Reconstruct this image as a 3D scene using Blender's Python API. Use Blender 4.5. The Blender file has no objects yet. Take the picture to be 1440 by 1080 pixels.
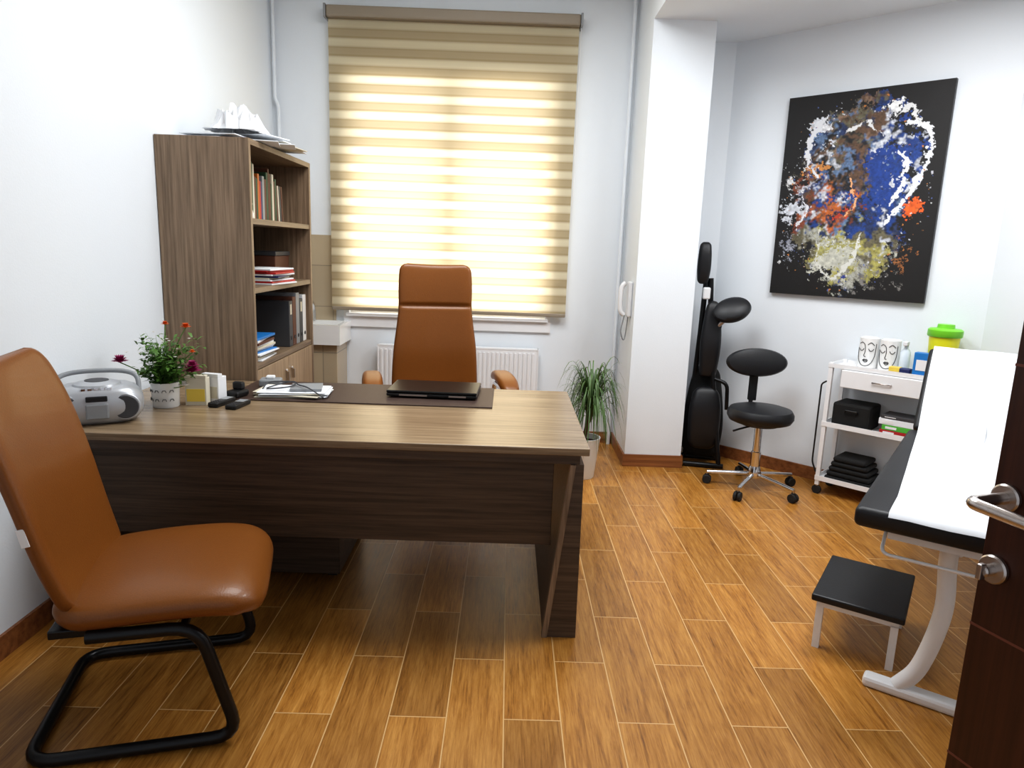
import bpy, bmesh, math, random
import numpy as np
from mathutils import Vector, Matrix, Euler
random.seed(7); np.random.seed(7)
D=bpy.data; SC=bpy.context.scene; COL=SC.collection
R=math.radians

# ------------------------------------------------------------------ materials
def newmat(name):
    m=D.materials.new(name); m.use_nodes=True
    nt=m.node_tree; b=nt.nodes["Principled BSDF"]
    return m,nt,b
def pbr(name,col,rough=.5,metal=0.,bump=0.,bscale=60.,var=0.,coat=0.,spec=.5,emis=None):
    m,nt,b=newmat(name)
    b.inputs["Base Color"].default_value=(*col,1); b.inputs["Roughness"].default_value=rough
    b.inputs["Metallic"].default_value=metal; b.inputs["Coat Weight"].default_value=coat
    b.inputs["Specular IOR Level"].default_value=spec
    tc=nt.nodes.new("ShaderNodeTexCoord"); n=nt.nodes.new("ShaderNodeTexNoise")
    n.inputs["Scale"].default_value=bscale; n.inputs["Detail"].default_value=3
    nt.links.new(tc.outputs["Object"],n.inputs["Vector"])
    if var>0:
        mx=nt.nodes.new("ShaderNodeMix"); mx.data_type='RGBA'
        mx.inputs[6].default_value=tuple(c*(1-var) for c in col)+(1,)
        mx.inputs[7].default_value=tuple(min(1,c*(1+var)) for c in col)+(1,)
        nt.links.new(n.outputs["Fac"],mx.inputs[0]); nt.links.new(mx.outputs[2],b.inputs["Base Color"])
    if bump>0:
        bp=nt.nodes.new("ShaderNodeBump"); bp.inputs["Strength"].default_value=bump; bp.inputs["Distance"].default_value=.002
        nt.links.new(n.outputs["Fac"],bp.inputs["Height"]); nt.links.new(bp.outputs[0],b.inputs["Normal"])
    return m
def wood(name,c1,c2,axis='X',rough=.35,scale=1.,coat=0.):
    m,nt,b=newmat(name)
    mp=nt.nodes.new("ShaderNodeMapping")
    s=[70*scale]*3; s['XYZ'.index(axis)]=2.2*scale
    mp.inputs["Scale"].default_value=s
    geo=nt.nodes.new("ShaderNodeNewGeometry")
    nt.links.new(geo.outputs["Position"],mp.inputs["Vector"])
    n=nt.nodes.new("ShaderNodeTexNoise"); n.inputs["Scale"].default_value=1; n.inputs["Detail"].default_value=5; n.inputs["Roughness"].default_value=.65
    nt.links.new(mp.outputs[0],n.inputs["Vector"])
    cr=nt.nodes.new("ShaderNodeValToRGB"); cr.color_ramp.elements[0].position=.32; cr.color_ramp.elements[1].position=.68
    cr.color_ramp.elements[0].color=(*c1,1); cr.color_ramp.elements[1].color=(*c2,1)
    nt.links.new(n.outputs["Fac"],cr.inputs[0]); nt.links.new(cr.outputs[0],b.inputs["Base Color"])
    b.inputs["Roughness"].default_value=rough; b.inputs["Coat Weight"].default_value=coat; b.inputs["Coat Roughness"].default_value=.15
    return m

M={}
M['wall']=pbr("wall_paint",(.79,.825,.86),.75,bump=.2,bscale=120)
M['ceil']=pbr("ceiling_paint",(.78,.81,.84),.8,bump=.1)
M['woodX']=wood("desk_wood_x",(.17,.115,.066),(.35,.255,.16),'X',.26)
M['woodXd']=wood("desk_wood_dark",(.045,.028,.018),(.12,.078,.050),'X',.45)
M['woodZ']=wood("bookcase_wood_z",(.14,.092,.056),(.33,.23,.15),'Z',.45)
M['woodY']=wood("bookcase_wood_y",(.13,.087,.055),(.28,.20,.13),'Y',.45)
M['woodL']=wood("cabinet_wood_light",(.27,.185,.11),(.46,.33,.21),'Z',.45)
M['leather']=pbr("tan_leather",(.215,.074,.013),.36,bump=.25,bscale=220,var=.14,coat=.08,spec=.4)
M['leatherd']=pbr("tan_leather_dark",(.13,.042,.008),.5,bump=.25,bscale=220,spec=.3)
M['black']=pbr("black_plastic",(.012,.012,.013),.4)
M['blackm']=pbr("black_metal",(.01,.01,.011),.3,metal=.3)
M['vinyl']=pbr("black_vinyl",(.010,.010,.012),.45,bump=.2,bscale=150)
M['blackcloth']=pbr("black_cloth",(.010,.010,.010),.85,bump=.5,bscale=250)
M['chrome']=pbr("chrome",(.75,.75,.77),.12,metal=1)
M['steel']=pbr("brushed_steel",(.55,.50,.47),.28,metal=1)
M['white']=pbr("white_enamel",(.84,.84,.85),.3)
M['whitep']=pbr("white_plastic",(.78,.78,.79),.4)
M['paper']=pbr("white_paper",(.80,.82,.85),.8,bump=.5,bscale=10)
M['ceramic']=pbr("ceramic",(.85,.85,.84),.15,coat=.5)
M['silver']=pbr("silver_plastic",(.48,.49,.51),.32,metal=.35)
M['dgrey']=pbr("dark_grey",(.06,.06,.065),.5)
M['grey']=pbr("grey_plastic",(.28,.29,.30),.5)
M['pad']=pbr("desk_pad_leather",(.060,.035,.027),.5,bump=.3,bscale=160)
M['door']=wood("door_wood",(.035,.010,.005),(.065,.019,.010),'Z',.35)
M['groove']=pbr("door_groove",(.16,.05,.03),.5)
M['red']=pbr("red_print",(.45,.02,.02),.5); M['green']=pbr("green_print",(.10,.45,.06),.5)
M['lime']=pbr("lime_lid",(.20,.62,.04),.35); M['yellow']=pbr("yellow_plastic",(.80,.78,.03),.35)
M['yel2']=pbr("yellow_card",(.80,.60,.10),.5)
M['blue']=pbr("blue_card",(.02,.20,.55),.4); M['navy']=pbr("navy",(.02,.03,.12),.5)
M['brownbk']=pbr("brown_book",(.12,.045,.025),.6); M['cream']=pbr("cream_card",(.65,.6,.48),.7)
M['dgreen']=pbr("dark_green_book",(.03,.08,.04),.6); M['orange']=pbr("orange_book",(.5,.15,.03),.6)
M['leaf']=pbr("leaf_green",(.08,.18,.025),.5,var=.4,bscale=9); M['leaf2']=pbr("leaf_palm",(.09,.16,.05),.5,var=.5,bscale=7)
M['stem']=pbr("stem_green",(.12,.22,.05),.6)
M['mag']=pbr("magenta_petal",(.30,.01,.10),.6); M['orp']=pbr("orange_petal",(.70,.13,.01),.6); M['wp']=pbr("white_petal",(.8,.75,.7),.6)
M['potw']=pbr("white_pot",(.72,.72,.70),.3,var=.1,bscale=8); M['soil']=pbr("soil",(.05,.03,.02),.95,bump=.8,bscale=40)
M['rubber']=pbr("rubber_black",(.015,.015,.015),.7)
M['clear']=pbr("clear_plastic",(.7,.78,.85),.15)

def floor_mat(name="floor_tile_wood"):
    m,nt,b=newmat(name); L=nt.links
    geo=nt.nodes.new("ShaderNodeNewGeometry"); sep=nt.nodes.new("ShaderNodeSeparateXYZ"); L.new(geo.outputs["Position"],sep.inputs[0])
    cx=nt.nodes.new("ShaderNodeMath"); cx.operation='ADD'; cx.inputs[1].default_value=10*.64-1.94+.0
    cy=nt.nodes.new("ShaderNodeMath"); cy.operation='ADD'; cy.inputs[1].default_value=20*.18-.21
    L.new(sep.outputs[1],cx.inputs[0]); L.new(sep.outputs[0],cy.inputs[0])
    cb=nt.nodes.new("ShaderNodeCombineXYZ"); L.new(cx.outputs[0],cb.inputs[0]); L.new(cy.outputs[0],cb.inputs[1])
    br=nt.nodes.new("ShaderNodeTexBrick"); br.offset=.5; br.offset_frequency=2
    br.inputs["Scale"].default_value=1; br.inputs["Brick Width"].default_value=.64; br.inputs["Row Height"].default_value=.18
    br.inputs["Mortar Size"].default_value=.0020; br.inputs["Mortar Smooth"].default_value=.15; br.inputs["Bias"].default_value=0
    br.inputs["Color1"].default_value=(0,0,0,1); br.inputs["Color2"].default_value=(1,1,1,1); br.inputs["Mortar"].default_value=(.5,.5,.5,1)
    L.new(cb.outputs[0],br.inputs["Vector"])
    mul=nt.nodes.new("ShaderNodeMath"); mul.operation='MULTIPLY'; mul.inputs[1].default_value=37.; L.new(br.outputs["Color"],mul.inputs[0])
    def grain(sx,sy,det):
        mp=nt.nodes.new("ShaderNodeMapping"); mp.inputs["Scale"].default_value=(sx,sy,1); L.new(cb.outputs[0],mp.inputs[0])
        n=nt.nodes.new("ShaderNodeTexNoise"); n.noise_dimensions='4D'; n.inputs["Scale"].default_value=1; n.inputs["Detail"].default_value=det; n.inputs["Roughness"].default_value=.7
        n.inputs["Distortion"].default_value=.6
        L.new(mp.outputs[0],n.inputs["Vector"]); L.new(mul.outputs[0],n.inputs["W"]); return n
    g1=grain(3.,28.,6); g2=grain(8,150,4)
    mx=nt.nodes.new("ShaderNodeMix"); mx.inputs[0].default_value=.5; L.new(g1.outputs["Fac"],mx.inputs[2]); L.new(g2.outputs["Fac"],mx.inputs[3])
    cr=nt.nodes.new("ShaderNodeValToRGB"); e=cr.color_ramp.elements
    e[0].position=.33; e[0].color=(.14,.048,.008,1); e[1].position=.64; e[1].color=(.56,.285,.070,1)
    k=e.new(.47); k.color=(.37,.162,.030,1)
    L.new(mx.outputs[0],cr.inputs[0])
    hs=nt.nodes.new("ShaderNodeHueSaturation"); hs.inputs["Saturation"].default_value=1.0
    mr=nt.nodes.new("ShaderNodeMapRange"); mr.inputs[3].default_value=.76; mr.inputs[4].default_value=1.20
    L.new(br.outputs["Color"],mr.inputs[0]); L.new(mr.outputs[0],hs.inputs["Value"]); L.new(cr.outputs[0],hs.inputs["Color"])
    m2=nt.nodes.new("ShaderNodeMix"); m2.data_type='RGBA'; L.new(br.outputs["Fac"],m2.inputs[0]); L.new(hs.outputs[0],m2.inputs[6]); m2.inputs[7].default_value=(.66,.43,.20,1)
    L.new(m2.outputs[2],b.inputs["Base Color"])
    r2=nt.nodes.new("ShaderNodeMapRange"); r2.inputs[3].default_value=.24; r2.inputs[4].default_value=.42; L.new(g1.outputs["Fac"],r2.inputs[0]); L.new(r2.outputs[0],b.inputs["Roughness"])
    bp=nt.nodes.new("ShaderNodeBump"); bp.inputs["Strength"].default_value=.25; bp.inputs["Distance"].default_value=.002
    sub=nt.nodes.new("ShaderNodeMath"); sub.operation='SUBTRACT'; L.new(g1.outputs["Fac"],sub.inputs[0]); L.new(br.outputs["Fac"],sub.inputs[1])
    L.new(sub.outputs[0],bp.inputs["Height"]); L.new(bp.outputs[0],b.inputs["Normal"])
    return m
M['floor']=floor_mat()
M['base']=wood("baseboard_tile",(.16,.055,.02),(.36,.15,.055),'X',.35,.5)

def tile_mat():
    m,nt,b=newmat("beige_wall_tile"); L=nt.links
    geo=nt.nodes.new("ShaderNodeNewGeometry"); mp=nt.nodes.new("ShaderNodeMapping"); mp.inputs["Rotation"].default_value=(R(90),0,0); mp.inputs["Location"].default_value=(.1,.08,0)
    L.new(geo.outputs["Position"],mp.inputs[0])
    br=nt.nodes.new("ShaderNodeTexBrick"); br.offset=0; br.inputs["Scale"].default_value=1; br.inputs["Brick Width"].default_value=.4; br.inputs["Row Height"].default_value=.3
    br.inputs["Mortar Size"].default_value=.003
    br.inputs["Color1"].default_value=(.52,.43,.30,1); br.inputs["Color2"].default_value=(.46,.38,.27,1); br.inputs["Mortar"].default_value=(.3,.26,.2,1)
    L.new(mp.outputs[0],br.inputs[0]); L.new(br.outputs[0],b.inputs["Base Color"]); b.inputs["Roughness"].default_value=.2
    return m
M['tile']=tile_mat()

def blind_mat():
    m,nt,b=newmat("zebra_blind_fabric"); L=nt.links; nt.nodes.remove(b); out=nt.nodes["Material Output"]
    geo=nt.nodes.new("ShaderNodeNewGeometry"); sep=nt.nodes.new("ShaderNodeSeparateXYZ"); L.new(geo.outputs["Position"],sep.inputs[0])
    a=nt.nodes.new("ShaderNodeMath"); a.operation='MULTIPLY'; a.inputs[1].default_value=1/.118; L.new(sep.outputs[2],a.inputs[0])
    f=nt.nodes.new("ShaderNodeMath"); f.operation='FRACT'; L.new(a.outputs[0],f.inputs[0])
    cr=nt.nodes.new("ShaderNodeValToRGB"); e=cr.color_ramp.elements; e[0].position=0;e[0].color=(.12,.12,.12,1);e[1].position=1;e[1].color=(.12,.12,.12,1)
    for p,v in ((.06,0),(.12,.25),(.40,.20),(.46,.0),(.52,.55),(.60,.9),(.86,1),(.95,.7)):
        k=e.new(p);k.color=(v,v,v,1)
    L.new(f.outputs[0],cr.inputs[0])
    def fab(c,tr):
        d=nt.nodes.new("ShaderNodeBsdfDiffuse"); d.inputs[0].default_value=(*c,1)
        t=nt.nodes.new("ShaderNodeBsdfTranslucent"); t.inputs[0].default_value=(*tr,1)
        x=nt.nodes.new("ShaderNodeMixShader"); x.inputs[0].default_value=.5; L.new(d.outputs[0],x.inputs[1]); L.new(t.outputs[0],x.inputs[2]); return x
    s1=fab((.50,.41,.27),(.50,.385,.215)); s2=fab((.68,.61,.46),(.98,.89,.67))
    x=nt.nodes.new("ShaderNodeMixShader"); L.new(cr.outputs[0],x.inputs[0]); L.new(s1.outputs[0],x.inputs[1]); L.new(s2.outputs[0],x.inputs[2])
    L.new(x.outputs[0],out.inputs[0]); return m
M['blind']=blind_mat()
M['blindrail']=pbr("blind_rail",(.30,.25,.19),.5)

# ------------------------------------------------------------------ mesh helpers
def link(o,parent=None):
    COL.objects.link(o)
    if parent is not None: o.parent=parent
    return o
def grp(name,loc=(0,0,0),rz=0.):
    e=D.objects.new(name,None); e.empty_display_size=.1; e.location=loc; e.rotation_euler=(0,0,rz); COL.objects.link(e); return e
def mesh(name,verts,faces,mat,parent=None,smooth=False):
    me=D.meshes.new(name); me.from_pydata([tuple(v) for v in verts],[],[tuple(f) for f in faces]); me.update()
    if mat is not None: me.materials.append(mat)
    if smooth: me.polygons.foreach_set("use_smooth",[True]*len(me.polygons))
    return link(D.objects.new(name,me),parent)
def bm_obj(name,bm,mat,parent,smooth=False):
    me=D.meshes.new(name); bm.to_mesh(me); bm.free(); me.materials.append(mat)
    if smooth:
        me.polygons.foreach_set("use_smooth",[True]*len(me.polygons))
    return link(D.objects.new(name,me),parent)
def box(name,lo,hi,mat,parent=None,bev=0.,rot=None,seg=2):
    lo=Vector(lo);hi=Vector(hi);c=(lo+hi)/2;s=hi-lo
    bm=bmesh.new(); bmesh.ops.create_cube(bm,size=1)
    bmesh.ops.scale(bm,vec=s,verts=bm.verts)
    if bev>0: bmesh.ops.bevel(bm,geom=bm.edges[:],offset=min(bev,min(s)*.49),segments=seg,profile=.5,affect='EDGES')
    o=bm_obj(name,bm,mat,parent,smooth=False); o.location=c
    if rot: o.rotation_euler=rot
    return o
def multibox(name,bl,mat,parent=None):
    bm=bmesh.new()
    for lo,hi in bl:
        lo=Vector(lo);hi=Vector(hi)
        r=bmesh.ops.create_cube(bm,size=1); bmesh.ops.scale(bm,vec=hi-lo,verts=r['verts']); bmesh.ops.translate(bm,vec=(lo+hi)/2,verts=r['verts'])
    return bm_obj(name,bm,mat,parent)
def prism(name,poly,z0,z1,mat,parent=None):
    n=len(poly); v=[(x,y,z0) for x,y in poly]+[(x,y,z1) for x,y in poly]
    f=[tuple(range(n))[::-1],tuple(range(n,2*n))]+[(i,(i+1)%n,n+(i+1)%n,n+i) for i in range(n)]
    return mesh(name,v,f,mat,parent)
def lathe(name,prof,mat,parent=None,loc=(0,0,0),n=40,sx=1,sy=1,rot=None,smooth=True):
    v=[];f=[];m=len(prof)
    for i in range(n):
        a=2*math.pi*i/n
        for r,z in prof: v.append((r*math.cos(a)*sx,r*math.sin(a)*sy,z))
    for i in range(n):
        j=(i+1)%n
        for k in range(m-1): f.append((i*m+k,j*m+k,j*m+k+1,i*m+k+1))
    o=mesh(name,v,f,mat,parent,smooth)
    bm=bmesh.new(); bm.from_mesh(o.data); bmesh.ops.remove_doubles(bm,verts=bm.verts,dist=1e-5); bmesh.ops.recalc_face_normals(bm,faces=bm.faces); bm.to_mesh(o.data); bm.free()
    if smooth:
        for p in o.data.polygons: p.use_smooth=True
        try: o.data.set_sharp_from_angle(angle=R(40))
        except Exception: pass
    o.location=loc
    if rot: o.rotation_euler=rot
    return o
def cyl(name,c,r,h,mat,parent=None,rot=None,n=32,bev=0.003):
    b=min(bev,r*.4,h*.4)
    return lathe(name,[(0,-h/2),(r-b,-h/2),(r,-h/2+b),(r,h/2-b),(r-b,h/2),(0,h/2)],mat,parent,c,n,rot=rot)
def tube(name,pts,r,mat,parent=None,smooth=True,cyclic=False,res=8):
    cu=D.curves.new(name,'CURVE'); cu.dimensions='3D'; cu.fill_mode='FULL'; cu.use_fill_caps=True
    cu.bevel_depth=r; cu.bevel_resolution=4
    if smooth:
        s=cu.splines.new('NURBS'); s.points.add(len(pts)-1)
        for p,q in zip(s.points,pts): p.co=(*q,1)
        s.use_endpoint_u=True; s.order_u=min(4,len(pts)); s.resolution_u=res; s.use_cyclic_u=cyclic
    else:
        s=cu.splines.new('POLY'); s.points.add(len(pts)-1)
        for p,q in zip(s.points,pts): p.co=(*q,1)
        s.use_cyclic_u=cyclic
    o=D.objects.new(name+"_c",cu); COL.objects.link(o); bpy.context.view_layer.update()
    dg=bpy.context.evaluated_depsgraph_get(); me=D.meshes.new_from_object(o.evaluated_get(dg)); me.name=name
    D.objects.remove(o); me.materials.clear(); me.materials.append(mat)
    for p in me.polygons: p.use_smooth=True
    return link(D.objects.new(name,me),parent)
def rounded(pts,rad,n=5):
    out=[pts[0]]
    for i in range(1,len(pts)-1):
        p=Vector(pts[i]);a=Vector(pts[i-1])-p;b=Vector(pts[i+1])-p
        r=min(rad,a.length*.45,b.length*.45);a=p+a.normalized()*r;b=p+b.normalized()*r
        for k in range(n+1):
            t=k/n; out.append(tuple(a*(1-t)**2+p*2*t*(1-t)+b*t*t))
    out.append(pts[-1]); return out
def spl(pts,n):
    P=np.array(pts,float); P=np.vstack([2*P[0]-P[1],P,2*P[-1]-P[-2]]); out=[]
    m=len(P)-3
    for i in range(n):
        t=i/(n-1)*m; k=min(int(t),m-1); u=t-k; a,b,c,d=P[k:k+4]
        out.append(.5*((2*b)+(-a+c)*u+(2*a-5*b+4*c-d)*u*u+(-a+3*b-3*c+d)*u**3))
    return np.array(out)
def slab(name,path,mat,parent=None,tf=.03,tb=.03,nu=28,nv=48,pw=5.,cup=0.,crn=.12,seams=(),vp=2.2,sw=.012,sd=.35):
    P=spl(path,nv*3)
    L=np.concatenate([[0],np.cumsum(np.hypot(np.diff(P[:,0]),np.diff(P[:,1])))]); tot=L[-1]
    s=np.array([-math.cos(math.pi*i/(nv-1)) for i in range(nv)]); s=.4*s+.6*np.linspace(-1,1,nv); d=(s+1)/2*tot
    y=np.interp(d,L,P[:,0]);z=np.interp(d,L,P[:,1]);w=np.interp(d,L,P[:,2])
    ty=np.gradient(y);tz=np.gradient(z);l=np.hypot(ty,tz);ty/=l;tz/=l
    ny=-tz;nz=ty
    us=np.array([-math.cos(math.pi*i/(nu-1)) for i in range(nu)]); us=.6*us+.4*np.linspace(-1,1,nu)
    V=[];F=[]
    for side in (1,-1):
        for j in range(nv):
            e=min(d[j],tot-d[j])
            inset=0 if e>=crn else crn-math.sqrt(max(0,crn**2-(crn-e)**2))
            ww=w[j]-inset
            for u in us:
                h=(max(0,1-abs(u)**pw)**.5)*(max(0,1-abs(s[j])**(pw*vp))**.5)
                for sm in seams:
                    h*=1-sd*math.exp(-((d[j]/tot-sm)/sw)**2)
                th=(tf if side>0 else -tb)*h
                c=cup*u*u
                V.append((u*ww,y[j]+ny[j]*(th+c),z[j]+nz[j]*(th+c)))
    N=nu*nv
    for k in range(2):
        for j in range(nv-1):
            for i in range(nu-1):
                a=k*N+j*nu+i; q=(a,a+1,a+nu+1,a+nu); F.append(q if k==0 else q[::-1])
    o=mesh(name,V,F,mat,parent,True)
    bm=bmesh.new(); bm.from_mesh(o.data); bmesh.ops.remove_doubles(bm,verts=bm.verts,dist=2e-4); bmesh.ops.recalc_face_normals(bm,faces=bm.faces); bm.to_mesh(o.data); bm.free()
    for p in o.data.polygons: p.use_smooth=True
    return o
def strips(name,leaves,mat,parent=None):
    V=[];F=[]
    for pts,wd in leaves:
        n=len(pts);b=len(V)
        for i,p in enumerate(pts):
            p=Vector(p); t=(Vector(pts[min(i+1,n-1)])-Vector(pts[max(i-1,0)])).normalized()
            side=t.cross(Vector((0,0,1)))
            if side.length<.05: side=Vector((1,0,0))
            side.normalize(); k=i/(n-1); w=wd*(math.sin(math.pi*min(1,k*.85+.12))**.7)
            if i==n-1: w=wd*.03
            V+= [p-side*w/2,p+side*w/2]
        for i in range(n-1): F.append((b+2*i,b+2*i+1,b+2*i+3,b+2*i+2))
    return mesh(name,V,F,mat,parent,True)

# ------------------------------------------------------------------ room
XL=-1.71; YB=5.20; XC0,XC1,YC=.84,1.23,4.62; XR=2.67; ZC=3.25; ZD=2.87
box("floor",(-1.9,-.9,-.1),(2.9,5.5,0),M['floor'])
box("wall_left",(XL-.12,-.9,0),(XL,YB+.2,ZC),M['wall'])
wx0,wx1,wz0,wz1=-1.18,.28,.93,2.60
multibox("wall_back",[((XL,YB,0),(wx0,YB+.2,ZC)),((wx1,YB,0),(XC1,YB+.2,ZC)),((wx0,YB,0),(wx1,YB+.2,wz0)),((wx0,YB,wz1),(wx1,YB+.2,ZC))],M['wall'])
box("wall_column",(XC0,YC,0),(XC1,YB-.001,ZD),M['wall'])
box("wall_alcove",(XC1+.001,5.05,0),(1.60,5.4,ZD),M['wall'])
prism("wall_diagonal",[(1.49,5.05),(2.67,3.87),(2.87,3.87),(2.87,4.1),(1.75,5.3),(1.49,5.3)],0,ZD,M['wall'])
box("wall_right",(XR,.35,0),(XR+.15,3.87,ZD),M['wall'])
multibox("ceiling",[((XL-.12,-.9,ZC),(XC0,YB+.2,ZC+.1)),((XC0,-.9,ZD),(XR+.2,YB+.2,ZC+.1))],M['ceil'])
bh=.085
box("baseboard_left",(XL,-.9,0),(XL+.012,YB,bh),M['base'])
box("baseboard_back",(-1.25,YB-.012,0),(XC0,YB,bh),M['base'])
multibox("baseboard_column",[((XC0-.012,YC-.012,0),(XC1+.012,YC,bh)),((XC0-.012,YC,0),(XC0,YB-.012,bh)),((XC1,YC,0),(XC1+.012,5.05,bh))],M['base'])
nv_=Vector((-1,-1,0)).normalized()
a=Vector((1.49,5.05,0));b_=Vector((2.67,3.87,0))
prism("baseboard_diagonal",[(a.x,a.y),(b_.x,b_.y),(b_.x+nv_.x*.012,b_.y+nv_.y*.012),(a.x+nv_.x*.012,a.y+nv_.y*.012)],0,bh,M['base'])
box("baseboard_right",(XR-.012,.35,0),(XR,3.87,bh),M['base'])

# window : frame, mullion, casing / sill
w=grp("window_1")
multibox("frame",[((wx0,YB+.06,wz0),(wx0+.06,YB+.12,wz1)),((wx1-.06,YB+.06,wz0),(wx1,YB+.12,wz1)),((wx0+.06,YB+.06,wz0),(wx1-.06,YB+.12,wz0+.07)),((wx0+.06,YB+.06,wz1-.06),(wx1-.06,YB+.12,wz1)),
   ((-.50,YB+.03,wz0+.07),(-.40,YB+.12,wz1-.06)),((wx0+.06,YB+.07,2.14),(-.50,YB+.11,2.20)),((-.40,YB+.07,2.14),(wx1-.06,YB+.11,2.20))],M['white'],w)
multibox("casing",[((wx0-.04,YB-.02,wz0-.09),(wx1+.04,YB,wz0)),((wx0-.04,YB-.02,wz0),(wx0,YB,wz1+.05)),((wx1,YB-.02,wz0),(wx1+.04,YB,wz1+.05)),((wx0,YB-.02,wz1),(wx1,YB,wz1+.05))],M['white'],w)
box("sill",(wx0-.02,YB-.045,wz0-.012),(wx1+.02,YB+.06,wz0+.012),M['white'],w,.004)
# blind
bl=grp("window_blind")
bx0,bx1,bz0,bz1=-1.295,.425,.985,2.96; yb_=YB-.06
V=[];F=[];n=260
for i in range(n+1):
    z=bz0+(bz1-bz0)*i/n; ph=(z/.118)%1
    yy=yb_-.006*math.sin(math.pi*ph)**2
    V+=[(bx0,yy,z),(bx1,yy,z)]
for i in range(n): F.append((2*i,2*i+1,2*i+3,2*i+2))
mesh("fabric",V,F,M['blind'],bl,True)
box("bottom_bar",(bx0,yb_-.012,bz0-.022),(bx1,yb_+.012,bz0+.004),M['blindrail'],bl,.005)
box("cassette",(bx0-.005,yb_-.055,bz1-.01),(bx1+.005,YB-.02,bz1+.065),M['blindrail'],bl,.012)
box("bracket_1",(bx0-.02,yb_-.06,bz1-.015),(bx0-.005,YB,bz1+.07),M['grey'],bl,.003)
box("bracket_2",(bx1+.005,yb_-.06,bz1-.015),(bx1+.02,YB,bz1+.07),M['grey'],bl,.003)
tube("chain",[(bx1+.012,yb_-.02,2.95),(bx1+.012,yb_-.02,1.75)],.002,M['white'],bl,False)

box("trim_1",(XL+.001,YB-.012,0),(-1.28,YB-.001,1.50),M['tile'])
wb=grp("wash_basin")
multibox("bowl",[((-1.69,4.84,.74),(-1.17,4.87,.88)),((-1.69,5.15,.74),(-1.17,YB-.013,.88)),((-1.69,4.87,.74),(-1.66,5.15,.88)),((-1.20,4.87,.74),(-1.17,5.15,.88)),((-1.66,4.87,.74),(-1.20,5.15,.77))],M['ceramic'],wb)
box("cabinet",(-1.66,4.88,.0),(-1.20,YB-.014,.74),M['tile'],wb,.004)
tube("faucet",[(-1.43,5.15,.88),(-1.43,5.15,1.02),(-1.43,5.08,1.05),(-1.43,5.0,1.0)],.012,M['chrome'],wb)
tube("heating_pipe",rounded([(XL+.03,YB-.04,ZC),(XL+.03,YB-.04,2.42),(XL+.05,YB-.03,2.38),(XL+.05,YB-.03,1.52)],.03),.012,M['wall'],None,False)
tube("heating_pipe",[(XC0-.035,YB-.04,0.0),(XC0-.035,YB-.04,ZC)],.014,M['wall'],None,False)
# radiator
rd=grp("radiator"); rx0,rx1=-.95,.235
box("panel",(rx0,5.09,.13),(rx1,5.105,.715),M['white'],rd,.005)
multibox("ribs",[((rx0+.02+i*.033,5.080,.16),(rx0+.035+i*.033,5.0905,.69)) for i in range(int((rx1-rx0-.03)/.033))],M['white'],rd)
box("back_panel",(rx0,5.15,.13),(rx1,5.165,.715),M['white'],rd,.005)
multibox("grille",[((rx0,5.088,.713),(rx1,5.168,.722)),((rx0-.004,5.085,.13),(rx0+.004,5.17,.722)),((rx1-.004,5.085,.13),(rx1+.004,5.17,.722))],M['white'],rd)
multibox("bracket",[((rx0+.1,5.16,.3),(rx0+.13,YB-.001,.5)),((rx1-.13,5.16,.3),(rx1-.1,YB-.001,.5))],M['white'],rd)
tube("pipe_1",rounded([(rx1-.04,5.13,.14),(rx1-.04,5.13,.0)],.02),.01,M['white'],rd,False)

ic=grp("intercom_handset")
box("base",(XC0-.03,4.72,1.02),(XC0-.001,4.80,1.26),M['whitep'],ic,.01)
tube("handset",spl([(XC0-.045,4.76,1.03),(XC0-.07,4.76,1.06),(XC0-.075,4.76,1.14),(XC0-.07,4.76,1.22),(XC0-.045,4.76,1.25)],14).tolist(),.016,M['whitep'],ic)
tube("cord",spl([(XC0-.04,4.76,1.03),(XC0-.06,4.75,.92),(XC0-.03,4.77,.86),(XC0-.015,4.76,1.02)],16).tolist(),.004,M['grey'],ic)

# ------------------------------------------------------------------ desk
dk=grp("office_desk"); dx0,dx1,dy0,dy1=-1.68,.315,2.42,3.45
box("top",(dx0,dy0,.722),(dx1,dy1,.75),M['woodX'],dk,.003)
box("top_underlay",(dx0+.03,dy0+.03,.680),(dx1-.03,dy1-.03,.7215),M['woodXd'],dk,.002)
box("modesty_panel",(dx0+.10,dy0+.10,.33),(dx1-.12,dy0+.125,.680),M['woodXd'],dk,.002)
def leg(name,xo,xi_top,xi_bot,y0t,y0b,y1,mat):
    V=[(xi_bot,y0b,0),(xo,y0b,0),(xo,y1,0),(xi_bot,y1,0),(xi_top,y0t,.680),(xo,y0t,.680),(xo,y1,.680),(xi_top,y1,.680)]
    return mesh(name,V,[(3,2,1,0),(4,5,6,7),(0,1,5,4),(1,2,6,5),(2,3,7,6),(3,0,4,7)],mat,dk)
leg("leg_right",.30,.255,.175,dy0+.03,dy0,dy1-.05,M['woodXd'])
V=[(.170,dy0-.006,0.0),(.19,dy0-.006,0.0),(.19,dy0+.03,0),(.170,dy0+.03,0),(.250,dy0+.022,.680),(.27,dy0+.022,.680),(.27,dy0+.05,.680),(.250,dy0+.05,.680)]
mesh("leg_strip",V,[(3,2,1,0),(4,5,6,7),(0,1,5,4),(1,2,6,5),(2,3,7,6),(3,0,4,7)],M['woodZ'],dk)
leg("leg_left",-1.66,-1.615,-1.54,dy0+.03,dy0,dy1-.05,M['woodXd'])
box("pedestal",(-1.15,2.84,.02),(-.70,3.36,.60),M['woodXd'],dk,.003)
for i in range(3): box("drawer_%d"%i,(-1.14,3.36,.04+i*.185),(-.71,3.375,.215+i*.185),M['woodX'],dk,.003)
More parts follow.
